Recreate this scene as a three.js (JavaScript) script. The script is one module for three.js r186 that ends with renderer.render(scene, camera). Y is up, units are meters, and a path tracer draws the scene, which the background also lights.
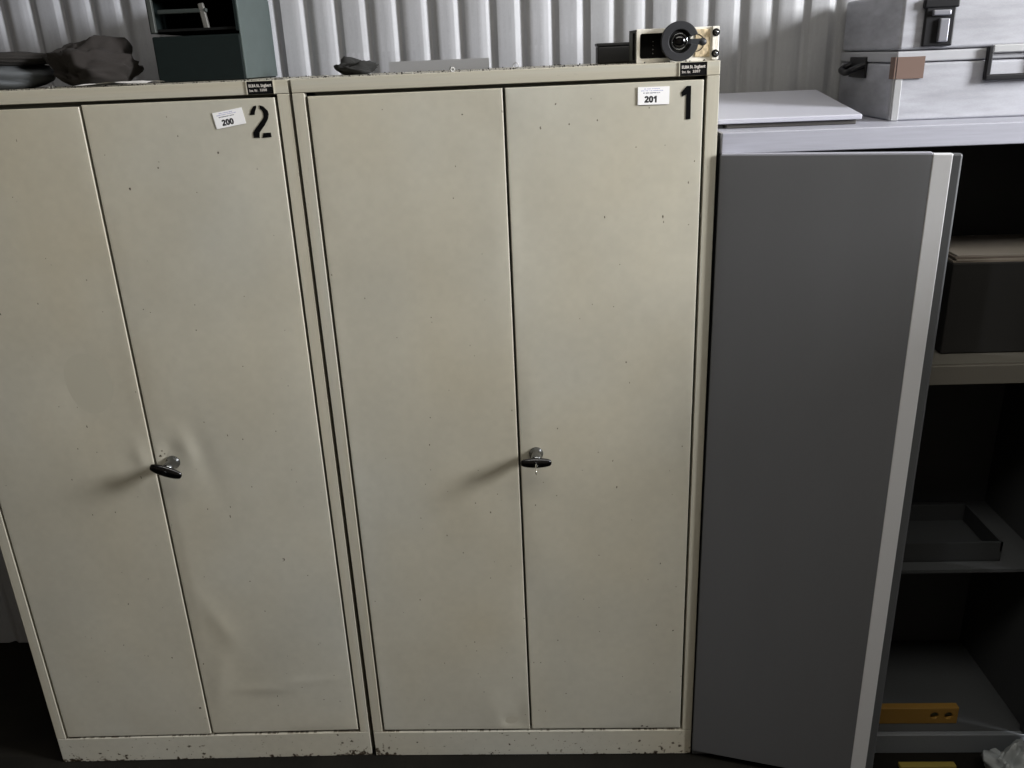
import * as THREE from 'three';
import { RoundedBoxGeometry } from 'three/addons/geometries/RoundedBoxGeometry.js';
import { mergeGeometries, mergeVertices, toCreasedNormals } from 'three/addons/utils/BufferGeometryUtils.js';
import { RectAreaLightUniformsLib } from 'three/addons/lights/RectAreaLightUniformsLib.js';

// ---------------------------------------------------------------- camera, light, exposure
RectAreaLightUniformsLib.init();
const scene = new THREE.Scene();
scene.background = new THREE.Color(0x0b0c0d);
const camera = new THREE.PerspectiveCamera(2 * Math.atan(384 / 850) * 180 / Math.PI, 1024 / 768, 0.05, 60);
camera.rotation.order = 'YXZ';
camera.position.set(0.564, 1.9784, 2.0003);
camera.rotation.set(-0.36757, 0.04892, -0.04174);
const renderer = new THREE.WebGLRenderer({ antialias: true });
renderer.toneMapping = THREE.LinearToneMapping;
renderer.toneMappingExposure = 1.26;
renderer.shadowMap.enabled = true;

const ROOM = { x0: -4.2, x1: 4.4, z0: -0.60, z1: 5.2, h: 4.0 };
const WIN = { y: 2.80, z: 1.30, w: 0.9, h: 1.1 };             // daylight window in the wall to the right
const SKY = { x: 1.1, z: 1.75, w: 3.4, d: 1.0 };              // roof light above the aisle
const sideLight = new THREE.RectAreaLight(new THREE.Color(0.985, 0.99, 1.0), 84, WIN.w, WIN.h);
sideLight.position.set(ROOM.x1 - 0.02, WIN.y, WIN.z); sideLight.lookAt(0, WIN.y, WIN.z);
scene.add(sideLight);
const roofLight = new THREE.RectAreaLight(new THREE.Color(1.0, 0.96, 0.87), 1.9, SKY.w, SKY.d);
roofLight.position.set(SKY.x, ROOM.h - 0.02, SKY.z); roofLight.lookAt(SKY.x, 0, SKY.z);
scene.add(roofLight);

// ---------------------------------------------------------------- helpers
function rng(seed) { let s = seed | 0; return () => { s = (s + 0x6d2b79f5) | 0; let t = Math.imul(s ^ (s >>> 15), 1 | s); t = (t + Math.imul(t ^ (t >>> 7), 61 | t)) ^ t; return ((t ^ (t >>> 14)) >>> 0) / 4294967296; }; }
function hash(x, y, s) { let h = Math.imul(x, 374761393) ^ Math.imul(y, 668265263) ^ Math.imul(s, 1274126177); h = Math.imul(h ^ (h >>> 13), 1274126177); return ((h ^ (h >>> 16)) >>> 0) / 4294967296; }
function vnoise(x, y, s) {
  const xi = Math.floor(x), yi = Math.floor(y), f = (t) => t * t * (3 - 2 * t), u = f(x - xi), v = f(y - yi);
  const a = hash(xi, yi, s), b = hash(xi + 1, yi, s), c = hash(xi, yi + 1, s), d = hash(xi + 1, yi + 1, s);
  return (a + (b - a) * u) * (1 - v) + (c + (d - c) * u) * v;
}
const fbm = (x, y, s, n = 4) => { let t = 0, a = 0.5, q = 0; for (let i = 0; i < n; i++) { t += a * vnoise(x, y, s + i * 17); q += a; x *= 2.03; y *= 2.03; a *= 0.5; } return t / q; };
const used = new Map();
function numbered(n) { const k = used.get(n) || 0; used.set(n, k + 1); return k ? n + '_' + String(k).padStart(3, '0') : n; }
function thing(name, label, category, pos = [0, 0, 0], turn = 0, group) {
  const o = new THREE.Group(); o.name = numbered(name); scene.add(o);
  o.position.set(...pos); o.rotation.y = turn; o.userData = { label, category }; if (group) o.userData.group = group;
  return o;
}
function part(name, geo, mat, parent, label) {
  const g = Array.isArray(geo) ? (geo.length > 1 ? mergeGeometries(geo.map((q) => { const r = q.index ? q.toNonIndexed() : q; return r; })) : geo[0]) : geo;
  const m = new THREE.Mesh(g, mat); m.name = name; m.castShadow = m.receiveShadow = true; if (label) m.userData.label = label;
  parent.add(m); return m;
}
function solo(name, label, category, geo, mat, pos = [0, 0, 0], turn = 0, group) {
  const m = part(numbered(name), geo, mat, scene); m.position.set(...pos); m.rotation.y = turn; m.userData = { label, category }; if (group) m.userData.group = group; return m;
}
function struct(name, geo, mat, label, category) { const m = part(name, geo, mat, scene); m.userData = { kind: 'structure', label, category }; return m; }
const box = (w, h, d, x = 0, y = 0, z = 0) => new THREE.BoxGeometry(w, h, d).translate(x, y, z);
const rbox = (w, h, d, r, x = 0, y = 0, z = 0, s = 2) => new RoundedBoxGeometry(w, h, d, s, r).translate(x, y, z);
const cyl = (r0, r1, h, n = 20) => new THREE.CylinderGeometry(r0, r1, h, n);
const tube = (pts, r, n = 24, k = 8, closed = false) => new THREE.TubeGeometry(new THREE.CatmullRomCurve3(pts.map((p) => new THREE.Vector3(...p)), closed), n, r, k, closed);
const shape = (pts, k = 1) => { const s = new THREE.Shape(); pts.forEach(([x, y], i) => (i ? s.lineTo(x * k, y * k) : s.moveTo(x * k, y * k))); s.closePath(); return s; };
const extrude = (s, depth, bevel = 0) => new THREE.ExtrudeGeometry(s, { depth, bevelEnabled: bevel > 0, bevelSize: bevel, bevelThickness: bevel, bevelSegments: 2, curveSegments: 16 });

function dataTex(w, h, fn, srgb = true) {
  const d = new Uint8Array(w * h * 4);
  for (let y = 0; y < h; y++) for (let x = 0; x < w; x++) { const c = fn(x, y), i = (y * w + x) * 4; d[i] = Math.max(0, Math.min(255, c[0])); d[i + 1] = Math.max(0, Math.min(255, c[1])); d[i + 2] = Math.max(0, Math.min(255, c[2])); d[i + 3] = 255; }
  const t = new THREE.DataTexture(d, w, h); t.magFilter = THREE.LinearFilter; t.minFilter = THREE.LinearMipmapLinearFilter; t.generateMipmaps = true;
  t.wrapS = t.wrapT = THREE.RepeatWrapping; if (srgb) t.colorSpace = THREE.SRGBColorSpace; t.needsUpdate = true; return t;
}
const mat = (color, roughness = 0.6, metalness = 0, extra = {}) => new THREE.MeshStandardMaterial({ color, roughness, metalness, ...extra });
const matte = (color, roughness = 0.9, spec = 0.25, extra = {}) => new THREE.MeshPhysicalMaterial({ color, roughness, metalness: 0, specularIntensity: spec, ...extra });
function speckled(rgb, amount, seed, scale = 24, n = 256) {      // tiling grain for small painted or worn things
  return dataTex(n, n, (x, y) => { const k = 1 + (fbm(x / n * scale, y / n * scale, seed, 4) - 0.5) * amount + (hash(x, y, seed) - 0.5) * amount * 0.25; return rgb.map((c) => c * k); });
}
// enamel on a sheet steel panel w x h metres: even colour, fine mottling, and the chips and specks that sit on it (panel coordinates, metres)
const PAINT = [186, 182, 168];
function enamel(w, h, seed, chips = [], fringe = null, res = 1000) {
  const W = Math.min(1024, Math.round(w * res)), H = Math.min(1800, Math.round(h * res)), R = rng(seed);
  const all = chips.slice();
  for (let i = 0; i < w * h * 55; i++) all.push([R() * w, R() * h, 0.0006 + 0.0012 * R() * R(), R() < 0.5 ? 1 : 2.2]);
  const layer = new Float32Array(W * H);
  for (const [cx, cy, r, st = 1] of all) {
    const px = cx / w * W, py = cy / h * H, q = Math.max(0.9, r / w * W), m = Math.ceil(q * 2.6 * st);
    for (let y = Math.max(0, Math.floor(py - m)); y <= Math.min(H - 1, py + m); y++) for (let x = Math.max(0, Math.floor(px - m)); x <= Math.min(W - 1, px + m); x++) {
      const dx = (x - px) / q, dy = (y - py) / (q * st), d = Math.sqrt(dx * dx + dy * dy) + (vnoise(x * 0.55, y * 0.55, seed + 5) - 0.5) * 1.1;
      const v = Math.max(0, Math.min(1, (1.15 - d) * 1.6)); if (v > layer[y * W + x]) layer[y * W + x] = v;
    }
  }
  return dataTex(W, H, (x, y) => {
    const X = x / W * w, Y = y / H * h;
    const k = 1 + (fbm(X * 5, Y * 5, seed, 4) - 0.5) * 0.07 + (fbm(X * 60, Y * 60, seed + 3, 2) - 0.5) * 0.035;
    const warm = (fbm(X * 3.2 + 7, Y * 2.6, seed + 9, 3) - 0.5) * 0.09;
    let c = [PAINT[0] * k, PAINT[1] * k * (1 - warm * 0.35), PAINT[2] * k * (1 - warm)], v = layer[y * W + x];
    if (fringe) v = Math.max(v, fringe(X, Y));
    if (v > 0) { const g = 0.6 + 0.8 * hash(x, y, seed + 2), dark = [46 * g, 36 * g, 25 * g]; c = c.map((q, i) => q * (1 - v) + dark[i] * v); }
    return c;
  });
}

// ---------------------------------------------------------------- the room
const concrete = dataTex(512, 512, (x, y) => { const k = 0.72 + 0.5 * fbm(x / 512 * 16, y / 512 * 16, 3, 5) + (hash(x, y, 4) - 0.5) * 0.1; return [27 * k, 25.5 * k, 22 * k]; });
concrete.repeat.set(0.5, 0.5);
const floorMat = matte(0xffffff, 0.95, 0.2, { map: concrete });
const plaster = mat(0x6e665a, 0.9);
function planeUV(g, k = 1) { const p = g.attributes.position, u = g.attributes.uv; for (let i = 0; i < p.count; i++) u.setXY(i, p.getX(i) * k, (p.getZ(i) + p.getY(i)) * k); return g; }
const rw = ROOM.x1 - ROOM.x0, rd = ROOM.z1 - ROOM.z0, cx = (ROOM.x0 + ROOM.x1) / 2, cz = (ROOM.z0 + ROOM.z1) / 2;
struct('floor', planeUV(box(rw + 0.4, 0.2, rd + 0.6, cx, -0.1, cz)), floorMat, 'dark worn concrete floor under the cabinets', 'floor');
const wallBack = struct('wall_back', box(rw + 0.4, ROOM.h, 0.15, cx, ROOM.h / 2, ROOM.z0 - 0.1), mat(0x8b8d8f, 0.8), 'pale corrugated sheet metal wall behind the cabinets', 'wall');
struct('wall_left', box(0.2, ROOM.h, rd, ROOM.x0 - 0.1, ROOM.h / 2, cz), plaster, 'plain plaster wall at the far left side', 'wall');
struct('wall_front', box(rw + 0.4, ROOM.h, 0.2, cx, ROOM.h / 2, ROOM.z1 + 0.1), plaster, 'plain plaster wall behind the photographer', 'wall');
{ // right wall with the window opening
  const g = [], z0 = WIN.z - WIN.w / 2 - 0.05, z1 = WIN.z + WIN.w / 2 + 0.05, y0 = WIN.y - WIN.h / 2 - 0.05, y1 = WIN.y + WIN.h / 2 + 0.05, X = ROOM.x1 + 0.1;
  const seg = (a, b, c, d) => g.push(box(0.2, d - c, b - a, X, (c + d) / 2, (a + b) / 2));
  seg(ROOM.z0, z0, 0, ROOM.h); seg(z1, ROOM.z1, 0, ROOM.h); seg(z0, z1, 0, y0); seg(z0, z1, y1, ROOM.h);
  struct('wall_right', g, plaster, 'plain plaster wall with a high window at the far right', 'wall');
  const w = new THREE.Group(); w.name = 'window_1'; scene.add(w); w.position.set(ROOM.x1 + 0.02, WIN.y - WIN.h / 2 - 0.05, WIN.z);
  w.userData = { kind: 'structure', label: 'bright high window in the right hand wall', category: 'window' };
  const H = WIN.h + 0.1, W = WIN.w + 0.1, fm = mat(0xd8d8d4, 0.5);
  part('window_frame', [box(0.06, H, 0.05, 0, H / 2, -W / 2 + 0.025), box(0.06, H, 0.05, 0, H / 2, W / 2 - 0.025), box(0.06, 0.05, W, 0, 0.025, 0), box(0.06, 0.05, W, 0, H - 0.025, 0)], fm, w);
  part('pane', box(0.006, H - 0.1, W - 0.1, 0.02, H / 2, 0), mat(0x202020, 0.4, 0, { emissive: new THREE.Color(0.985, 0.99, 1.0), emissiveIntensity: 6 }), w);
}
{ // ceiling with the roof light
  const g = [], x0 = SKY.x - SKY.w / 2 - 0.05, x1 = SKY.x + SKY.w / 2 + 0.05, z0 = SKY.z - SKY.d / 2 - 0.05, z1 = SKY.z + SKY.d / 2 + 0.05, Y = ROOM.h + 0.1;
  const seg = (a, b, c, d) => g.push(box(b - a, 0.2, d - c, (a + b) / 2, Y, (c + d) / 2));
  seg(ROOM.x0 - 0.2, x0, ROOM.z0 - 0.2, ROOM.z1 + 0.2); seg(x1, ROOM.x1 + 0.2, ROOM.z0 - 0.2, ROOM.z1 + 0.2); seg(x0, x1, ROOM.z0 - 0.2, z0); seg(x0, x1, z1, ROOM.z1 + 0.2);
  struct('ceiling', g, mat(0x4e4a42, 0.9), 'grey hall ceiling with a long roof light', 'ceiling');
  const w = new THREE.Group(); w.name = 'window_2'; scene.add(w); w.position.set(SKY.x, ROOM.h, SKY.z);
  w.userData = { kind: 'structure', label: 'long translucent roof light in the ceiling', category: 'window' };
  const fm = mat(0xd8d8d4, 0.5), W = SKY.w + 0.1, D = SKY.d + 0.1;
  part('window_frame', [box(W, 0.06, 0.05, 0, 0.03, -D / 2 + 0.025), box(W, 0.06, 0.05, 0, 0.03, D / 2 - 0.025), box(0.05, 0.06, D, -W / 2 + 0.025, 0.03, 0), box(0.05, 0.06, D, W / 2 - 0.025, 0.03, 0)], fm, w);
  part('pane', box(W - 0.1, 0.006, D - 0.1, 0, 0.02, 0), mat(0x202020, 0.4, 0, { emissive: new THREE.Color(1, 0.96, 0.87), emissiveIntensity: 2 }), w);
}
{ // corrugated sheets: broad flats with narrow grooves every 86 mm
  const P = 0.0858, flat = 0.046, dp = 0.011, zF = -0.553, sheetTex = speckled([162, 163, 168], 0.16, 61, 10, 256);
  const sheetMats = [0, 1, 2].map((i) => mat([0xffffff, 0xf4f4f2, 0xf8f9fb][i], 0.5, 0, { map: sheetTex }));
  const prof = []; for (let i = 0; i <= 3; i++) prof.push([flat * i / 3, 0]); for (let i = 1; i <= 6; i++) { const t = i / 6; prof.push([flat + 0.022 * t, -dp * (t * t * (3 - 2 * t))]); } for (let i = 1; i <= 5; i++) { const t = i / 6; prof.push([flat + 0.024 + (P - flat - 0.024) * t, -dp * (1 - t * t * (3 - 2 * t))]); }
  const n = 10, pts = [];
  for (let i = 0; i < n; i++) for (const [a, b] of prof) pts.push([i * P + a, b]);
  pts.push([n * P + 0.001, 0]);
  const back = pts.slice().reverse().map(([a, b]) => [a, b - 0.003]);
  const g = extrude(shape(pts.concat(back)), ROOM.h - 0.01).rotateX(-Math.PI / 2);   // profile y -> -z, height -> y
  g.scale(1, 1, -1); { const ix = g.attributes.position; const a = ix.array; for (let i = 0; i < ix.count; i += 3) for (let k = 0; k < 3; k++) { const t = a[(i + 1) * 3 + k]; a[(i + 1) * 3 + k] = a[(i + 2) * 3 + k]; a[(i + 2) * 3 + k] = t; } }
  g.deleteAttribute('normal'); const gs = toCreasedNormals(g, 0.9);
  const x0 = -0.084 - flat - 0.030;
  for (let k = -5; k <= 5; k++) { const X = x0 + k * n * P; if (X < ROOM.x0 - 0.2 || X + n * P > ROOM.x1 + 0.2) continue; const m = part('corrugated_sheet', gs, sheetMats[(k + 9) % 3], wallBack); m.position.set(X, 0.005, zF); }
}

// ---------------------------------------------------------------- the two beige cabinets
const chrome = mat(0x7f8183, 0.2, 1), darkSteel = mat(0x48484a, 0.24, 1), insideMat = mat(0x6b6a60, 0.7), blackPaint = matte(0x060607, 0.85, 0.2);
const CH = 1.95, CD = 0.44, HEAD = 0.0295, PLINTH = 0.0895, STILE = 0.028;
function panelGeo(w, h, t, disp, nx = 56, ny = 150) {          // sheet steel door leaf: softly rolled edges and the dents the photograph shows
  const e = 0.0022, xs = [0, e * 0.35, e], ys = [0, e * 0.35, e];
  for (let i = 1; i < nx; i++) xs.push(e + (w - 2 * e) * i / nx); xs.push(w - e, w - e * 0.35, w);
  for (let i = 1; i < ny; i++) ys.push(e + (h - 2 * e) * i / ny); ys.push(h - e, h - e * 0.35, h);
  const pos = [], uv = [], idx = [], NX = xs.length, NY = ys.length;
  const edge = (v, L) => { const d = Math.min(v, L - v); return d >= e ? 0 : -e * (1 - Math.sqrt(Math.max(0, 1 - (1 - d / e) ** 2))); };
  for (const y of ys) for (const x of xs) { const m = Math.min(1, Math.min(x, w - x, y, h - y) / 0.03); pos.push(x, y, Math.max(-e, edge(x, w) + edge(y, h)) + disp(x, y) * m); uv.push(x / w, y / h); }
  for (let j = 0; j < NY - 1; j++) for (let i = 0; i < NX - 1; i++) { const a = j * NX + i; idx.push(a, a + 1, a + NX, a + 1, a + NX + 1, a + NX); }
  const g = new THREE.BufferGeometry(); g.setAttribute('position', new THREE.Float32BufferAttribute(pos, 3)); g.setAttribute('uv', new THREE.Float32BufferAttribute(uv, 2)); g.setIndex(idx); g.computeVertexNormals();
  const f = g.toNonIndexed(), b = box(w, h, t - e, w / 2, h / 2, -e - (t - e) / 2).toNonIndexed();
  const bu = b.attributes.uv; for (let i = 0; i < bu.count; i++) bu.setXY(i, 0.5, 0.5);
  return mergeGeometries([f, b]);
}
function gripGeo(L, hh, dd) {                                     // flat lozenge handle bar, thicker in the middle
  const g = new THREE.SphereGeometry(1, 28, 18), p = g.attributes.position;
  for (let i = 0; i < p.count; i++) { let x = p.getX(i), y = p.getY(i), z = p.getZ(i); const sx = Math.sign(x) * Math.abs(x) ** 0.55; const k = 1 - 0.32 * sx * sx; const r = Math.hypot(y, z) || 1; const q = Math.min(1, r ** 0.35 / r * r); p.setXYZ(i, sx * L / 2, y / r * q * hh / 2 * k * Math.min(1, r * 2.2), z / r * q * dd / 2 * k * Math.min(1, r * 2.2)); }
  g.computeVertexNormals(); return g;
}
function textPlate(w, h, draw, px = 6000) { const c = document.createElement('canvas'); c.width = Math.round(w * px); c.height = Math.round(h * px); draw(c.getContext('2d'), c.width, c.height); const t = new THREE.CanvasTexture(c); t.colorSpace = THREE.SRGBColorSpace; return t; }
function faceUV(g) { // box: map only the front face, park the others on the border colour
  const u = g.attributes.uv; for (let i = 0; i < u.count; i++) if (Math.floor(i / 4) !== 4) u.setXY(i, 0.01, 0.01); return g;
}
function plinthFringe(w, h, seed, spots) {
  return (x, y) => { let s = 0; for (const [a, b, k] of spots) if (x > a - 0.06 && x < b + 0.06) { const e = Math.min(1, Math.max(0, Math.min(x - a + 0.03, b - x + 0.03) / 0.03)); s = Math.max(s, k * e); }
    const n = fbm(x * 120, y * 120, seed, 3), lim = s * Math.exp(-y / 0.02) + 0.10 * Math.exp(-y / 0.006); return Math.max(0, Math.min(1, (n * 0.95 + lim - 0.76) * 6)); };
}
function cabinet(spec) {
  const { W, seed } = spec, o = thing('storage_cabinet', spec.label, 'cabinet', spec.pos, spec.turn, 'beige steel cabinets');
  const paint = (w, h, s, chips, fringe) => new THREE.MeshStandardMaterial({ map: enamel(w, h, seed * 31 + s, chips, fringe), roughness: 0.42, metalness: 0 });
  if (spec.tilt) { o.rotation.z = spec.tilt; o.position.y = W / 2 * Math.sin(spec.tilt); }
  const frameMat = paint(0.3, 1.0, 1);
  const t = 0.0015, ow = W / 2;
  part('body', [box(0.012, CH - 0.004, CD - 0.02, -ow + 0.006, CH / 2, -CD / 2 - 0.01), box(0.012, CH - 0.004, CD - 0.02, ow - 0.006, CH / 2, -CD / 2 - 0.01), box(W, 0.006, CD - 0.012, 0, CH - 0.003, -CD / 2 - 0.006), box(W - 0.024, 0.02, CD - 0.03, 0, PLINTH - 0.02, -CD / 2 - 0.012), box(W - 0.02, CH - 0.02, 0.006, 0, CH / 2, -CD + 0.003)], frameMat, o);
  part('top_rail', rbox(W, HEAD, 0.022, 0.0018, 0, CH - HEAD / 2, -0.011), frameMat, o);
  for (const s of [-1, 1]) part('stile', rbox(STILE, CH - HEAD - PLINTH - 0.0016, 0.022, 0.0016, s * (ow - STILE / 2), (CH - HEAD + PLINTH) / 2, -0.011), frameMat, o);
  const pg = rbox(W, PLINTH, 0.024, 0.002, 0, PLINTH / 2, -0.012);
  { const p = pg.attributes.position, u = pg.attributes.uv; for (let i = 0; i < p.count; i++) u.setXY(i, (p.getX(i) + W / 2) / W, p.getY(i) / PLINTH); }
  part('plinth', pg, paint(W, PLINTH, 2, spec.plinthChips || [], plinthFringe(W, PLINTH, seed, spec.rust)), o);
  // dark rebate strips behind the door edges
  part('door_rebate', [box(0.02, CH - HEAD - PLINTH, 0.004, -ow + STILE + 0.008, (CH - HEAD + PLINTH) / 2, -0.03), box(0.02, CH - HEAD - PLINTH, 0.004, ow - STILE - 0.008, (CH - HEAD + PLINTH) / 2, -0.03), box(W - 2 * STILE, 0.03, 0.004, 0, CH - HEAD - 0.013, -0.03), box(0.03, CH - HEAD - PLINTH, 0.004, 0, (CH - HEAD + PLINTH) / 2, -0.032), box(W - 2 * STILE, 0.026, 0.004, 0, PLINTH + 0.012, -0.03)], insideMat, o);
  const gs = 0.0062, gm = 0.0058, gt = 0.0085, gb = 0.0088, dw = ow - STILE - gs - gm / 2, doors = [];
  for (const side of [-1, 1]) {
    const dh = CH - HEAD - PLINTH - gt - gb, x0 = side < 0 ? -ow + STILE + gs : gm / 2, y0 = PLINTH + gb + (spec.drop?.[side] || 0), cs = spec.chips.filter(([x]) => x > x0 && x < x0 + dw).map(([x, y, r, s]) => [x - x0, y - y0, r, s]);
    const dents = spec.dents.filter(([x]) => x > x0 - 0.1 && x < x0 + dw + 0.1), s2 = seed * 7 + side;
    const disp = (x, y) => { let d = (fbm(x * 3.1 + 3, y * 2.2, s2, 2) - 0.5) * 0.0042 + (fbm(x * 9, y * 7, s2 + 4, 2) - 0.5) * 0.0007; for (const [a, b, rx, ry, k, an = 0] of dents) { const u = x + x0 - a, v = y + y0 - b, c = Math.cos(an), s = Math.sin(an), p = (u * c + v * s) / rx, q = (-u * s + v * c) / ry, e = p * p + q * q; if (e < 9) d += k * Math.exp(-e); } return d; };
    const m = part('door', panelGeo(dw, dh, 0.018, disp), paint(dw, dh, side + 5, cs), o); m.position.set(x0, y0, 0); doors.push(m); m.userData.off = [x0, y0];
  }
  const rd2 = doors[1], [dx, dy] = rd2.userData.off; for (const d of doors) delete d.userData.off;
  const L = (x, y, z = 0) => [x - dx, y - dy, z];
  { // turn handle with its lock
    const h = new THREE.Vector3(...L(spec.handle[0], spec.handle[1], 0.001));
    const prof = [[0.0001, 0], [0.0185, 0], [0.0185, 0.003], [0.0155, 0.006], [0.0135, 0.012], [0.0142, 0.03], [0.0150, 0.040], [0.0135, 0.046], [0.009, 0.050], [0.0001, 0.051]].map(([a, b]) => new THREE.Vector2(a, b));
    const st = part('handle_stem', new THREE.LatheGeometry(prof, 32).rotateX(Math.PI / 2), chrome, rd2, 'round chrome handle stem'); st.position.copy(h);
    const gr = part('handle_grip', gripGeo(spec.grip[0], spec.grip[1], 0.017), spec.grip[3], rd2, 'flat turning grip'); gr.position.copy(h).add(new THREE.Vector3(spec.grip[4] || 0, -0.002, 0.052)); gr.rotation.z = spec.grip[2];
    const lk = part('lock', [cyl(0.0058, 0.0058, 0.006, 20).rotateX(Math.PI / 2)], chrome, rd2); lk.position.copy(gr.position).add(new THREE.Vector3(0, 0, 0.0085));
    if (spec.key) { const k = part('key', [box(0.0022, 0.007, 0.02, 0, 0, 0.008), new THREE.TorusGeometry(0.0075, 0.0014, 6, 20).rotateY(Math.PI / 2).translate(0, -0.004, 0.023)], mat(0xc9c6bd, 0.25, 1), rd2, 'small key left in the lock'); k.position.copy(lk.position); k.rotation.x = 0.25; }
  }
  { // stencilled number
    const g = spec.digit.map((pts) => extrude(shape(pts.map(([x, y]) => [x / 1000 - dx, y / 1000 - dy])), 0.0005));
    const n = part('stencil_number', g, blackPaint, rd2, spec.digitLabel); n.position.z = -0.0002 + spec.digitZ;
  }
  { // lot sticker
    const [sx, sy, sw, sh, an] = spec.sticker;
    const tex = textPlate(sw, sh, (c, w, h) => { c.fillStyle = '#f7f7f9'; c.fillRect(0, 0, w, h); const R = rng(seed + 77);
      const line = (y, x0, x1, hh, col) => { c.fillStyle = col; let x = x0; while (x < x1) { const l = w * (0.012 + 0.02 * R()); c.fillRect(x, y, l, hh * (0.75 + 0.5 * R())); x += l + w * (R() < 0.2 ? 0.03 : 0.007); } };
      line(h * 0.10, w * 0.20, w * 0.66, h * 0.035, '#8d8fc4'); line(h * 0.20, w * 0.10, w * 0.78, h * 0.035, '#8d8fc4'); line(h * 0.315, w * 0.17, w * 0.68, h * 0.05, '#4c4c66');
      c.fillStyle = '#17171b'; c.font = 'bold ' + Math.round(h * 0.47) + 'px sans-serif'; c.textAlign = 'center'; c.textBaseline = 'alphabetic'; c.lineWidth = h * 0.035; c.strokeStyle = '#17171b'; c.fillText(spec.lot, w * 0.42, h * 0.87); c.strokeText(spec.lot, w * 0.42, h * 0.87); });
    const s = part('lot_sticker', faceUV(box(sw, sh, 0.0006)), mat(0xffffff, 0.6, 0, { map: tex }), rd2, 'white paper sticker printed ' + spec.lot); s.position.set(...L(sx, sy, 0.0009 + spec.digitZ)); s.rotation.z = an;
  }
  { // black name plate on the top rail
    const tex = textPlate(0.058, 0.028, (c, w, h) => { c.fillStyle = '#0a0a0b'; c.fillRect(0, 0, w, h); c.fillStyle = c.strokeStyle = '#d6d0ca'; c.lineWidth = h * 0.014; c.font = 'bold ' + Math.round(h * 0.30) + 'px sans-serif'; c.textBaseline = 'alphabetic'; c.fillText('ELBA St. Ingbert', w * 0.06, h * 0.45, w * 0.88); c.strokeText('ELBA St. Ingbert', w * 0.06, h * 0.45, w * 0.88); c.font = 'bold ' + Math.round(h * 0.27) + 'px sans-serif'; c.fillText('Inv. Nr.', w * 0.07, h * 0.80, w * 0.34); c.fillText(spec.inv, w * 0.47, h * 0.78, w * 0.30); });
    const rail = o.children.find((q) => q.name === 'top_rail');
    const s = part('name_plate', faceUV(box(0.0585, 0.0275, 0.0012)), matte(0xffffff, 0.7, 0.25, { map: tex }), rail, 'small black name plate with pale lettering'); s.position.set(spec.plate, CH - 0.0150, 0.0006);
    for (const s of [-1, 1]) { const hold = part('plate_holder', box(0.0022, 0.029, 0.0025), frameMat, rail); hold.position.set(spec.plate + s * 0.0305, CH - 0.0150, 0.001); }
  }
  return o;
}
const ch = (list, r = 0.0013) => list.map(([x, y], i) => [x, y, r * (0.7 + 0.6 * hash(i, 3, 9)), 1 + 0.8 * hash(i, 5, 2)]);
const W1 = 0.9536, W2 = 0.9579, T2 = 0.02525;
const cab1 = cabinet({
  W: W1, seed: 11, pos: [W1 / 2 + 0.003, 0.0, 0], turn: 0, tilt: 0.0028, label: 'beige double-door cabinet under the switch box, stencilled number 1', inv: '3207', lot: '201', plate: 0.4185,
  handle: [0.0445, 1.011], grip: [0.080, 0.027, 0.0, darkSteel, 0], key: true, digitLabel: 'black stencilled number 1', digitZ: 0.0014,
  digit: [[[393.6, 1887.4], [405.2, 1900.1], [414.7, 1900.3], [415.5, 1829.7], [404.8, 1829.4], [404.4, 1882.3], [395.5, 1878.0]]],
  sticker: [0.3325, 1.8828, 0.0695, 0.0376, -0.008],
  chips: ch([[0.2072, 1.835], [0.1142, 1.873], [-0.0058, 1.862], [-0.2758, 1.877], [-0.0958, 1.859], [0.1442, 1.829], [0.0792, 1.823], [-0.1508, 0.417], [-0.1468, 0.386], [-0.0738, 0.395], [0.0162, 0.342], [0.2052, 1.009], [0.1632, 0.958], [0.0942, 0.885], [-0.1228, 0.866], [-0.0628, 0.892], [-0.0838, 0.838], [0.4122, 0.448], [0.0872, 0.418], [0.1062, 0.344], [0.1072, 0.229], [0.0362, 0.341]]).concat([[-0.0648, 0.131, 0.0035, 0.6], [0.33, 0.107, 0.004, 0.7], [0.345, 0.104, 0.003, 0.8]]),
  dents: [[-0.065, 0.128, 0.02, 0.02, -0.0035], [-0.02, 0.15, 0.05, 0.07, -0.002], [-0.10, 0.17, 0.04, 0.06, 0.0016], [0.1, 0.62, 0.16, 0.10, 0.0016], [-0.22, 0.72, 0.10, 0.2, -0.0015]],
  rust: [[0.0, 0.06, 0.45], [0.26, 0.34, 0.13], [0.5, 0.7, 0.16], [0.78, 0.95, 0.24]],
  plinthChips: [[0.13, 0.05, 0.003], [0.47, 0.08, 0.0035, 0.6], [0.49, 0.06, 0.002], [0.41, 0.04, 0.003, 1.3], [0.63, 0.085, 0.005, 0.5], [0.80, 0.05, 0.004], [0.74, 0.02, 0.004], [0.9, 0.04, 0.004], [0.92, 0.03, 0.005]],
});
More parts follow.
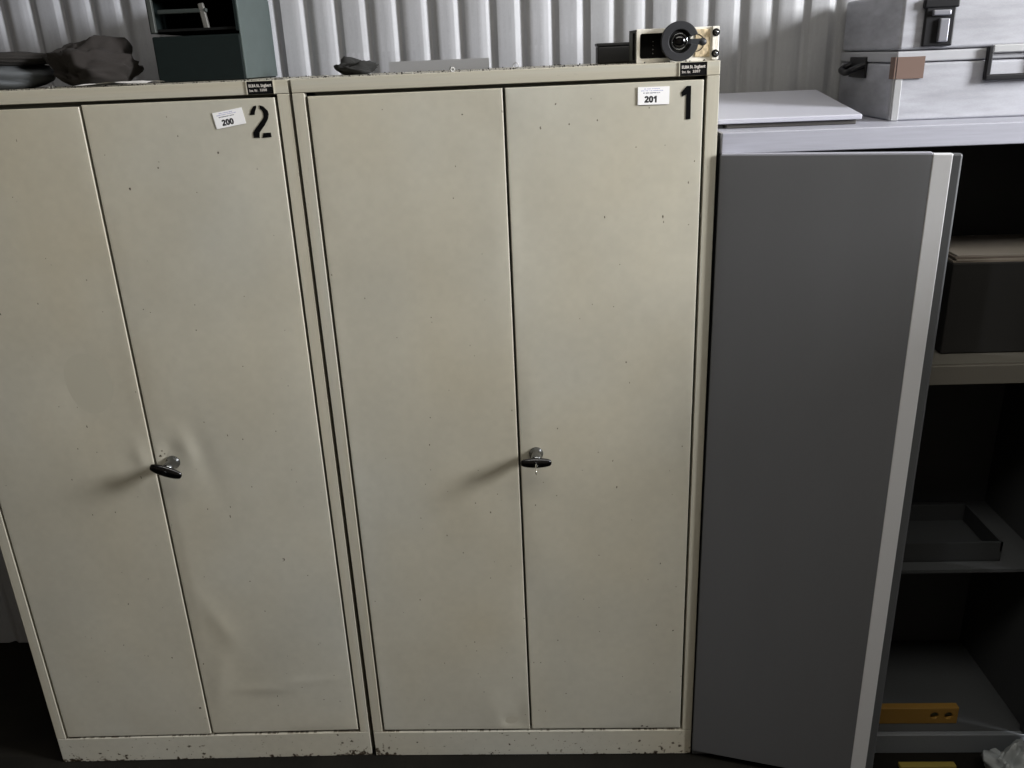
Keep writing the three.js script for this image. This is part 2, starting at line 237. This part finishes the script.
const cab2 = cabinet({
  W: W2, seed: 23, pos: [-0.9668 + W2 / 2 * Math.cos(T2), 0, 0.0216 - W2 / 2 * Math.sin(T2)], turn: T2, label: 'dented beige double-door cabinet under the green case, stencilled number 2', inv: '3208', lot: '200', plate: 0.416, drop: { [-1]: -0.002, [1]: 0.001 },
  handle: [0.0495, 1.013], grip: [0.084, 0.030, -0.36, darkSteel, 0.0], key: false, digitLabel: 'black stencilled number 2', digitZ: 0.0014,
  digit: [[[383.7, 1877.1], [388.7, 1888.8], [395.1, 1896.1], [401.7, 1897.8], [401.2, 1892.3], [397.1, 1884.5], [395.4, 1877.6]],
    [[409.0, 1897.9], [418.0, 1894.6], [426.1, 1885.3], [427.6, 1877.3], [424.4, 1867.5], [415.0, 1854.0], [401.0, 1838.7], [399.6, 1826.8], [385.6, 1827.4], [386.0, 1839.3], [394.2, 1848.9], [409.1, 1864.2], [415.0, 1871.9], [415.7, 1879.8], [413.0, 1886.8], [408.6, 1891.0]],
    [[409.3, 1837.3], [426.6, 1837.6], [427.2, 1827.7], [405.9, 1826.5]]],
  sticker: [0.3364, 1.8723, 0.0695, 0.0355, 0.15],
  chips: ch([[0.1526, 1.7684], [0.2979, 1.7967], [0.3828, 1.7574], [0.2985, 0.6983], [0.2246, 0.5349], [-0.0888, 0.6524], [-0.0711, 0.3805], [-0.1401, 0.3899], [-0.2622, 0.4116], [-0.0207, 0.1954], [-0.3068, 0.3011], [0.4023, 0.2085], [0.368, 0.4196], [0.1969, 0.6363], [0.3954, 0.3044]]).concat([[0.0777, 1.7231, 0.0022, 1.9], [0.0172, 1.031, 0.003], [0.024, 1.045, 0.0022], [0.03, 1.036, 0.0022], [-0.0207, 0.1954, 0.003, 1.2]]),
  dents: [[0.095, 1.05, 0.02, 0.04, 0.0022, 0.15], [0.045, 1.03, 0.03, 0.05, -0.0035], [0.13, 1.03, 0.03, 0.09, -0.002, 0.2], [-0.03, 1.03, 0.025, 0.04, 0.003], [0.19, 0.26, 0.09, 0.012, 0.0024], [0.30, 0.285, 0.10, 0.012, 0.002, 0.06], [0.09, 0.50, 0.03, 0.09, 0.0022, 0.4], [0.06, 0.30, 0.03, 0.10, 0.002, -0.3], [-0.125, 1.23, 0.10, 0.14, -0.003], [0.25, 0.8, 0.2, 0.12, 0.002], [-0.3, 0.55, 0.15, 0.25, 0.002]],
  rust: [[0.0, 0.05, 0.50], [0.08, 0.2, 0.2], [0.36, 0.46, 0.26], [0.62, 0.80, 0.22], [0.86, 0.95, 0.42]],
  plinthChips: [[0.40, 0.05, 0.005, 0.8], [0.44, 0.02, 0.006, 0.6], [0.33, 0.04, 0.003], [0.86, 0.08, 0.003], [0.87, 0.05, 0.004], [0.90, 0.055, 0.004], [0.12, 0.03, 0.005, 0.7], [0.2, 0.02, 0.006, 0.5]],
});

// ---------------------------------------------------------------- the grey cabinet with the door ajar
{
  const W = 0.983, H = 1.80, D = 0.44, o = thing('utility_cabinet', 'lower grey steel cabinet with one door ajar and open shelves, shade painted into the interior grey', 'cabinet', [0.962 + W / 2, 0, 0]);
  const lightTex = speckled([162, 163, 174], 0.08, 71, 14), light = mat(0xffffff, 0.4, 0, { map: lightTex }), dark = mat(0x33353a, 0.6), shadedInner = mat(0x3f4143, 0.8);  // interior grey darkened below the door paint to stand for shade inside
  const ow = W / 2, railH = 0.036, st = 0.026;
  part('body', [box(0.014, H - 0.006, D - 0.02, -ow + 0.007, H / 2, -D / 2 - 0.01), box(0.014, H - 0.006, D - 0.02, ow - 0.007, H / 2, -D / 2 - 0.01), box(W - 0.02, H - 0.02, 0.006, 0, H / 2, -D + 0.003), box(W - 0.02, 0.02, D - 0.03, 0, 0.06, -D / 2)], shadedInner, o);
  part('top_panel', rbox(W, 0.012, D - 0.019, 0.003, 0, H - 0.0062, -D / 2 - 0.0095), light, o);
  part('top_rail', rbox(W, railH + 0.012, 0.02, 0.003, 0, H - (railH + 0.012) / 2, -0.010), light, o);
  for (const s of [-1, 1]) part('stile', rbox(st, H - 0.054 - 0.07, 0.02, 0.003, s * (ow - st / 2), (H - 0.054 + 0.07) / 2, -0.010), dark, o);
  part('plinth', rbox(W, 0.068, 0.02, 0.003, 0, 0.034, -0.010), mat(0x6f7378, 0.5), o);
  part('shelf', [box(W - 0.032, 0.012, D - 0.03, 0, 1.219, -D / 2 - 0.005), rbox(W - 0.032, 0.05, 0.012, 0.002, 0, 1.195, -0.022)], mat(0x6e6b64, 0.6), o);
  part('shelf', box(W - 0.032, 0.01, D - 0.06, 0, 0.6, -D / 2 - 0.02), shadedInner, o);
  const dW = 0.440, dH = H - 0.044 - 0.028, ang = -0.262;
  const door = part('door', panelGeo(dW, dH, 0.022, (x, y) => (fbm(x * 3, y * 2, 88, 2) - 0.5) * 0.002, 24, 60), mat(0xffffff, 0.5, 0, { map: speckled([102, 103, 106], 0.03, 72, 5) }), o, 'dark grey door standing ajar');
  door.position.set(-ow - 0.004, 0.024, 0.010); door.rotation.y = ang;
  part('edge_profile', [rbox(0.040, dH, 0.024, 0.003, dW + 0.018, dH / 2, -0.0115)], mat(0xd9dade, 0.35, 0), door, 'pale metal edge profile of the door');
  part('edge_seal', [rbox(0.024, dH, 0.020, 0.005, dW + 0.044, dH / 2, -0.010)], mat(0x55575a, 0.5), door, 'grey sealing strip along the door edge');
  part('door_lit_edge', rbox(dW - 0.004, 0.006, 0.022, 0.002, dW / 2, dH, -0.011), light, door);  // top edge of the door in a paler colour, standing for light from above
  const d2 = part('door', panelGeo(dW + 0.03, dH, 0.022, () => 0, 4, 4), door.material, o, 'dark grey door swung wide open'); d2.position.set(ow - 0.002, 0.024, 0.012); d2.geometry = d2.geometry.clone().translate(-dW - 0.03, 0, 0); d2.rotation.y = 1.88;
}

// ---------------------------------------------------------------- on top of the grey cabinet
{ // big white case
  const x0 = 1.383, x1 = 2.02, y0 = 1.80, zf = -0.135, D = 0.395, H = 0.282, W = x1 - x0;
  const o = thing('transport_case', 'large white transport case with black latch and handle, on the grey cabinet', 'case', [(x0 + x1) / 2, y0, zf - D / 2]);
  const wm = mat(0xffffff, 0.5, 0, { map: speckled([156, 157, 164], 0.24, 81, 7) }), hw = mat(0x1b1b1e, 0.4, 0.4), alu = mat(0xb5b6b8, 0.4, 0.6);
  const F = D / 2, lw = -W / 2;
  part('lower_body', rbox(W, 0.128, D, 0.006, 0, 0.064, 0), wm, o);
  part('edge_band', rbox(W + 0.004, 0.024, D + 0.004, 0.004, 0, 0.142, 0), mat(0xa2a3a8, 0.45, 0), o);
  part('lid', rbox(W, H - 0.158, D, 0.008, 0, 0.158 + (H - 0.158) / 2 - 0.002, 0), wm, o);
  part('corner_angle', [rbox(0.016, 0.126, 0.004, 0.001, lw + 0.008, 0.064, F + 0.001), rbox(0.004, 0.126, 0.016, 0.001, lw - 0.001, 0.064, F - 0.008)], alu, o, 'bare metal corner angle');
  part('tape_patch', [box(0.062, 0.048, 0.003, lw + 0.031, 0.118, F + 0.0035), box(0.003, 0.048, 0.03, lw - 0.0035, 0.118, F - 0.011)], mat(0x665249, 0.8), o, 'brown tape patch wrapped round the corner');
  const latch = part('latch', [rbox(0.068, 0.092, 0.010, 0.004, 0, 0, 0), rbox(0.078, 0.02, 0.014, 0.004, 0, 0.045, 0.001)], hw, o, 'black spring latch'); latch.position.set(1.465 - (x0 + x1) / 2, 2.008 - y0, F + 0.005);
  part('latch_hook', [rbox(0.022, 0.05, 0.012, 0.003, 0.008, -0.012, 0.008), rbox(0.04, 0.012, 0.012, 0.003, 0, 0.025, 0.008)], mat(0x9c9da6, 0.35, 0.7), latch);
  const hd = part('handle', [rbox(0.012, 0.072, 0.014, 0.003, -0.058, 0, 0.003), rbox(0.012, 0.072, 0.014, 0.003, 0.058, 0, 0.003), rbox(0.128, 0.014, 0.016, 0.004, 0, -0.032, 0.004)], hw, o, 'black frame handle'); hd.position.set(1.645 - (x0 + x1) / 2, 1.922 - y0, F + 0.006);
  part('handle_plate', rbox(0.106, 0.018, 0.012, 0.003, 0, 0.03, 0.002), alu, hd);
  const sh = part('side_handle', [tube([[0, 0.02, -0.05], [-0.03, 0.008, -0.045], [-0.034, 0, 0], [-0.03, 0.008, 0.045], [0, 0.02, 0.05]], 0.008, 24, 8), rbox(0.006, 0.05, 0.12, 0.002, -0.003, 0.012, 0)], hw, o, 'black carrying handle on the end'); sh.position.set(lw, 1.905 - y0, 0.02 - 0.07);
}
{ // white board on two battens
  const o = solo('white_board', 'flat white board lying tilted on the grey cabinet', 'board', rbox(0.332, 0.012, 0.37, 0.003), mat(0xb4b5c0, 0.4), [1.133, 1.837, -0.268]); o.rotation.x = 0.110;
  solo('wooden_batten', 'low dark batten under the front of the white board', 'batten', rbox(0.30, 0.010, 0.03, 0.002), mat(0x4b4845, 0.8), [1.14, 1.8052, -0.11]);
  solo('wooden_block', 'dark block propping the back of the white board', 'block', rbox(0.24, 0.036, 0.05, 0.003), mat(0x4b4845, 0.8), [1.14, 1.8182, -0.37]);
}
// ---------------------------------------------------------------- inside the grey cabinet
{
  const card = mat(0xffffff, 0.85, 0, { map: speckled([70, 60, 50], 0.25, 91, 12) });
  const b1 = thing('document_box', 'dark box with pale papers on the upper shelf of the grey cabinet', 'box', [1.70, 1.226, -0.22]);
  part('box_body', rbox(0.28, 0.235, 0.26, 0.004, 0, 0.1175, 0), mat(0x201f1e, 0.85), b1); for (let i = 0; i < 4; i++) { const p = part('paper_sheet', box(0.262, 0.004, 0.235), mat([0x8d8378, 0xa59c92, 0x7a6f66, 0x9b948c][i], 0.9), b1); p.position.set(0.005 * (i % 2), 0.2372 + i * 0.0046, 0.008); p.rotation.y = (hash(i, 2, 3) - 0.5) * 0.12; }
  const b2 = thing('tool_tray', 'grey tray on the middle shelf of the grey cabinet, colour darkened as if in shade', 'tray', [1.66, 0.6055, -0.2]);
  part('tray_body', [box(0.3, 0.006, 0.22, 0, 0.003, 0), box(0.3, 0.06, 0.006, 0, 0.03, 0.107), box(0.3, 0.06, 0.006, 0, 0.03, -0.107), box(0.006, 0.06, 0.22, -0.147, 0.03, 0), box(0.006, 0.06, 0.22, 0.147, 0.03, 0)], mat(0x303234, 0.7), b2);  // tray grey darkened in its colour for the shade inside the cabinet
  const lv = thing('spirit_level', 'yellow spirit level with round openings, on the bottom shelf', 'spirit level', [1.635, 0.071, -0.055]);
  const s = shape([[-0.155, 0], [0.112, 0], [0.112, 0.054], [-0.155, 0.054]]); for (const x of [0.045, 0.086]) { const h = new THREE.Path(); h.absarc(x, 0.028, 0.013, 0, Math.PI * 2, true); s.holes.push(h); }
  part('level_body', extrude(s, 0.02, 0.0015).translate(0, 0.0015, -0.01), mat(0x86652a, 0.55), lv); for (const x of [0.045, 0.086]) part('vial', cyl(0.008, 0.008, 0.022, 12).rotateZ(Math.PI / 2).translate(x, 0.0295, 0), mat(0x2b2a14, 0.3), lv);  // level yellow deepened in its colour to stand for low light in there
}
function lumpy(rx, ry, rz, seed, amp, detail = 40, floorY = 0) {     // soft crumpled mass resting on y = 0
  const g = mergeVertices((() => { const q = new THREE.SphereGeometry(1, detail, Math.round(detail * 0.7)); q.deleteAttribute('uv'); q.deleteAttribute('normal'); return q; })(), 1e-4), p = g.attributes.position;
  for (let i = 0; i < p.count; i++) { const x = p.getX(i), y = p.getY(i), z = p.getZ(i); const n = 1 + amp * ((fbm(x * 2.2 + z * 1.3 + 5, y * 2.2 - z * 1.1, seed, 3) - 0.5) * 1.6 + (Math.abs(fbm(x * 3.2 + z * 2, y * 3.2 + z * 1.7, seed + 6, 1) - 0.5) - 0.12) * 0.7); p.setXYZ(i, x * rx * n, Math.max(floorY, (y + 0.75) * ry / 1.75 * n), z * rz * n); }
  g.computeVertexNormals(); return g;
}
solo('plastic_sheet', 'crumpled pale plastic sheet on the floor below the open shelves', 'plastic sheet', lumpy(0.075, 0.085, 0.045, 7, 0.8), mat(0x9ba0a2, 0.45), [1.86, 0.001, 0.075]);
solo('yellow_batten', 'short yellow stick on the floor before the grey cabinet', 'stick', rbox(0.16, 0.014, 0.02, 0.003), mat(0x8a7a33, 0.6), [1.63, 0.0072, 0.055]);

const top1 = (x) => CH + 0.0003 + x * 0.0028;                  // cabinet 1 stands a touch out of level
// ---------------------------------------------------------------- on top of cabinet 1
{ // old switch unit
  const o = thing('switch_box', 'old cream switch box with black ring knob, on top of cabinet 1', 'switch box', [0.862, top1(0.96), -0.12], 0.08);
  const cream = mat(0xffffff, 0.45, 0, { map: speckled([226, 222, 212], 0.3, 44, 9) }), olive = mat(0x3f4137, 0.6), black = matte(0x09090a, 0.6, 0.4), rubber = mat(0x1d1e23, 0.5), rust = mat(0xffffff, 0.7, 0, { map: speckled([196, 178, 146], 0.6, 45, 8) });
  const w = 0.182, h = 0.07, d = 0.1, zf = d / 2;
  part('housing', [box(0.006, h, d, -w / 2 + 0.003, h / 2, 0), box(w, 0.005, d - 0.004, 0, h - 0.0025, -0.002), box(w, 0.005, d - 0.004, 0, 0.0025, -0.002), box(0.006, h, d, w / 2 - 0.003, h / 2, 0), box(w, h, 0.005, 0, h / 2, -zf + 0.0025)], olive, o, 'olive housing');
  const slot = part('side_slot', box(0.001, 0.022, 0.012), black, o); slot.position.set(-w / 2 - 0.0004, h / 2, 0.01);
  const fs = shape([[-w / 2, 0], [w / 2, 0], [w / 2, h], [-w / 2, h]]), hole = new THREE.Path(); { const a = -w / 2 + 0.006, b = -0.022, c = 0.008, e = h - 0.008, r = 0.007; hole.moveTo(a + r, c); hole.lineTo(b, c); hole.lineTo(b, e); hole.lineTo(a + r, e); hole.quadraticCurveTo(a, e, a, e - r); hole.lineTo(a, c + r); hole.quadraticCurveTo(a, c, a + r, c); } fs.holes.push(hole);
  const fp = part('face_plate', extrude(fs, 0.005, 0.0008), cream, o, 'worn cream face plate'); fp.position.z = zf - 0.004;
  part('recess', box(0.085, h - 0.012, 0.004, -0.053, h / 2, zf - 0.03), black, o, 'black recess');
  for (let i = 0; i < 4; i++) part('contact', new THREE.SphereGeometry(0.0013, 8, 6).translate(-0.049, 0.019 + i * 0.0085, zf - 0.0275), mat(0x9b9b98, 0.4, 0.6), o);
  const fr = part('dial_plate', rbox(0.034, h - 0.012, 0.003, 0.001, 0.057, h / 2 + 0.002, zf + 0.003), rust, o, 'stained dial plate');
  part('dial_mark', new THREE.TorusGeometry(0.018, 0.0008, 6, 32).translate(0.042, 0.038, zf + 0.005), black, o);
  // C shaped ring knob, open towards the lever
  const rs = new THREE.Shape(), a0 = 0.30; rs.absarc(0, 0, 0.0405, a0, Math.PI * 2 - a0 * 0.9, false); rs.absarc(0, 0, 0.0262, Math.PI * 2 - a0 * 1.1, a0 * 1.25, true); rs.closePath();
  const ring = part('ring_knob', new THREE.ExtrudeGeometry(rs, { depth: 0.008, bevelEnabled: true, bevelSize: 0.0015, bevelThickness: 0.0015, bevelSegments: 3, curveSegments: 48 }), rubber, o, 'black ring knob'); ring.position.set(0, 0.0422, zf + 0.02); ring.rotation.z = 0.05;
  part('knob_hub', [cyl(0.0255, 0.024, 0.02, 40).rotateX(Math.PI / 2).translate(0, 0.0415, zf + 0.012)], black, o);
  part('chrome_collar', new THREE.TorusGeometry(0.0165, 0.0022, 10, 40).translate(0, 0.0415, zf + 0.0225), chrome, o);
  part('lens_dome', new THREE.SphereGeometry(0.0145, 24, 16).scale(1, 1, 0.5).translate(0, 0.0415, zf + 0.0225), mat(0x050506, 0.08), o);
  part('lever', [rbox(0.036, 0.013, 0.008, 0.003, 0.036, 0.040, zf + 0.018), new THREE.SphereGeometry(0.0085, 16, 12).scale(1.15, 1, 0.8).translate(0.053, 0.0395, zf + 0.018)], rubber, o);
  part('flange', rbox(0.016, h, 0.01, 0.002, w / 2 - 0.006, h / 2 + 0.001, zf + 0.004), cream, o);
  for (const y of [0.014, 0.058]) { const b = part('bolt', [cyl(0.0062, 0.0062, 0.006, 6).rotateX(Math.PI / 2), new THREE.SphereGeometry(0.0045, 14, 10).scale(1, 1, 0.6).translate(0, 0, 0.003)], chrome, o); b.position.set(w / 2 - 0.006, y, zf + 0.011); const wsh = part('washer', cyl(0.0085, 0.0085, 0.0018, 18).rotateX(Math.PI / 2), black, o); wsh.position.set(w / 2 - 0.006, y, zf + 0.0095); }
}
{
  const bb = thing('plastic_box', 'small black plastic box behind the switch box on cabinet 1', 'box', [0.752, top1(0.81), -0.27]);
  part('box_body', rbox(0.11, 0.04, 0.08, 0.004, 0, 0.02, 0), mat(0x131314, 0.6), bb); part('box_lid', rbox(0.114, 0.007, 0.084, 0.002, 0, 0.0438, 0), mat(0x181819, 0.55), bb);
  solo('cloth_rag', 'dark crumpled rag at the back left of cabinet 1 top', 'rag', lumpy(0.042, 0.034, 0.05, 31, 0.6, 36), mat(0x232322, 0.95), [0.085, top1(0.13), -0.31]);
  const ag = new THREE.ExtrudeGeometry(shape([[0, 0], [0.03, 0], [0.03, 0.003], [0.003, 0.003], [0.003, 0.026], [0, 0.026]]), { depth: 0.26, bevelEnabled: false }).rotateY(-Math.PI / 2).rotateY(Math.PI);
  solo('angle_bar', 'length of grey steel angle lying on cabinet 1 top beside the rag', 'metal bar', ag, mat(0xa5a6aa, 0.45, 0.5), [0.165, top1(0.43), -0.34]);
  const nutG = extrude((() => { const s = new THREE.Shape(); for (let i = 0; i < 6; i++) s[i ? 'lineTo' : 'moveTo'](0.0055 * Math.cos(i * Math.PI / 3), 0.0055 * Math.sin(i * Math.PI / 3)); s.closePath(); const h = new THREE.Path(); h.absarc(0, 0, 0.003, 0, Math.PI * 2, true); s.holes.push(h); return s; })(), 0.005, 0.0004);
  const steel = mat(0x8f8e8a, 0.35, 0.9);
  const up = nutG.clone().translate(0, 0.0052, -0.0025);
  solo('washer', 'thin wire ring standing on the front edge of cabinet 1 top', 'ring', new THREE.TorusGeometry(0.0062, 0.0008, 8, 28).translate(0, 0.007, 0), steel, [0.503, top1(0.503), -0.016], 0.3);
  solo('hex_nut', 'small hex nut on cabinet 1 top left of the wire ring', 'nut', up, steel, [0.361, top1(0.361), -0.016], 0.5);
  solo('metal_offcut', 'bright metal offcut on cabinet 1 top left of the hex nut', 'metal scrap', rbox(0.022, 0.0035, 0.008, 0.001), mat(0xc9c9c4, 0.3, 0.8), [0.262, top1(0.262) + 0.0018, -0.012], 0.2);
  const c2 = (x, y, z) => { const v = new THREE.Vector3(x, y, z).applyAxisAngle(new THREE.Vector3(0, 1, 0), T2); return [v.x + cab2.position.x, v.y, v.z + cab2.position.z]; };
  solo('screw_head', 'small bright screw near the right front corner of cabinet 2 top', 'screw', [cyl(0.005, 0.0036, 0.004, 14).translate(0, 0.0021, 0), cyl(0.0022, 0.0022, 0.014, 10).rotateZ(Math.PI / 2).translate(0.008, 0.0024, 0)], steel, c2(0.452, CH, -0.012), 0.4);
  solo('wire_loop', 'tiny wire loop on the front edge of cabinet 2 top', 'wire', new THREE.TorusGeometry(0.0042, 0.0007, 8, 20).translate(0, 0.0049, 0), steel, c2(-0.062, CH, -0.012), 0.2);
  for (const [cab, wd, sd, lab] of [[cab1, W1, 5, 'dark grit scattered on top of cabinet 1'], [cab2, W2, 6, 'dark grit scattered on top of cabinet 2']]) {
    const R = rng(sd), im = new THREE.InstancedMesh(new THREE.IcosahedronGeometry(1, 0), mat(0x2b2823, 0.95), 520), M = new THREE.Matrix4(), q = new THREE.Quaternion();
    for (let i = 0; i < 520; i++) { const s = 0.0006 + 0.0018 * R() ** 4, x = (R() - 0.5) * (wd - 0.02), z = -0.006 - R() ** 1.6 * (CD - 0.03), v = new THREE.Vector3(x, CH + s * 0.55, z).applyAxisAngle(new THREE.Vector3(0, 1, 0), cab.rotation.y); q.setFromEuler(new THREE.Euler(R() * 6, R() * 6, 0)); if (cab === cab1) v.y += (x + wd / 2) * 0.0028; im.setMatrixAt(i, M.compose(v.add(new THREE.Vector3(cab.position.x, 0, cab.position.z)), q, new THREE.Vector3(s, s * 0.7, s))); }
    im.name = numbered('grit'); im.userData = { kind: 'stuff', label: lab, category: 'grit' }; im.castShadow = im.receiveShadow = true; scene.add(im);
  }
}
// ---------------------------------------------------------------- on top of cabinet 2
{
  const o = thing('machine_case', 'dark green metal case with black open compartment, on cabinet 2', 'machine case', [-0.298, CH, -0.39]);
  const green = matte(0xffffff, 0.7, 0.3, { map: speckled([18, 26, 26], 0.14, 51, 10) }), litGreen = mat(0xffffff, 0.45, 0, { map: speckled([72, 82, 81], 0.12, 52, 10) }), black = matte(0x0b0c0c, 0.8, 0.3), w = 0.222, d = 0.27, h = 0.20;
  part('lower_front', rbox(w, 0.108, d, 0.004, 0, 0.054, 0), green, o);
  part('upper_shell', [box(0.006, h - 0.115, d, -w / 2 + 0.003, (h + 0.115) / 2, 0), box(0.006, h - 0.115, d, w / 2 - 0.003, (h + 0.115) / 2, 0), box(w, 0.006, d, 0, h - 0.003, 0), box(w, h - 0.115, 0.006, 0, (h + 0.115) / 2, -d / 2 + 0.003)], green, o);
  part('end_panel', rbox(0.004, h - 0.006, d - 0.006, 0.001, w / 2 + 0.002, h / 2, 0), litGreen, o, 'right end panel, colour lightened as if lit from the right');  // right end of the green case lightened in colour as its lit side
  part('inner_tray', [box(w - 0.014, 0.006, d - 0.02, 0, 0.122, 0), box(w - 0.014, h - 0.13, 0.006, 0, (h + 0.11) / 2, -d / 2 + 0.03)], black, o);
  part('cross_bar', rbox(0.125, 0.010, 0.012, 0.003, -0.03, 0.165, d / 2 - 0.02), mat(0x2f3534, 0.5), o);
  const ar = part('arm', rbox(0.014, 0.06, 0.012, 0.003), mat(0x5f5e5b, 0.5), o, 'pale slanting arm'); ar.position.set(0.022, 0.152, d / 2 - 0.02); ar.rotation.z = 0.12;
  part('corner_post', rbox(0.012, h - 0.118, 0.012, 0.002, -w / 2 + 0.008, (h + 0.115) / 2, d / 2 - 0.004), mat(0x3b3f3d, 0.5), o);
}
{
  solo('canvas_bag', 'dark lumpy canvas bag on cabinet 2 beside the green case', 'bag', lumpy(0.092, 0.104, 0.12, 14, 0.4, 52), mat(0xffffff, 0.95, 0, { color: 0x231f1d }), [-0.572, CH + 0.0005, -0.28]);
  const b = thing('folded_tarpaulin', 'grey folded tarpaulin with a dark upper layer, on cabinet 2 beside the bag', 'tarpaulin', [-0.825, CH + 0.0005, -0.26]);
  part('lower_fold', lumpy(0.125, 0.062, 0.13, 4, 0.3, 40), mat(0x4a4d50, 0.9), b); const t = part('upper_fold', lumpy(0.135, 0.035, 0.125, 9, 0.3, 40), mat(0x221f1d, 0.95), b); t.position.y = 0.052;
  const ps = new THREE.PlaneGeometry(0.17, 0.12, 24, 12).rotateX(-Math.PI / 2), p = ps.attributes.position; for (let i = 0; i < p.count; i++) p.setY(i, 0.003 + 0.010 * fbm(p.getX(i) * 14, p.getZ(i) * 14, 3, 2)); ps.computeVertexNormals();
  solo('paper_sheet', 'white sheet of paper on cabinet 2 before the canvas bag', 'paper', ps, mat(0xe8e6e4, 0.8, 0, { side: THREE.DoubleSide }), [-0.43, CH, -0.085], 0.05);
}
renderer.render(scene, camera);
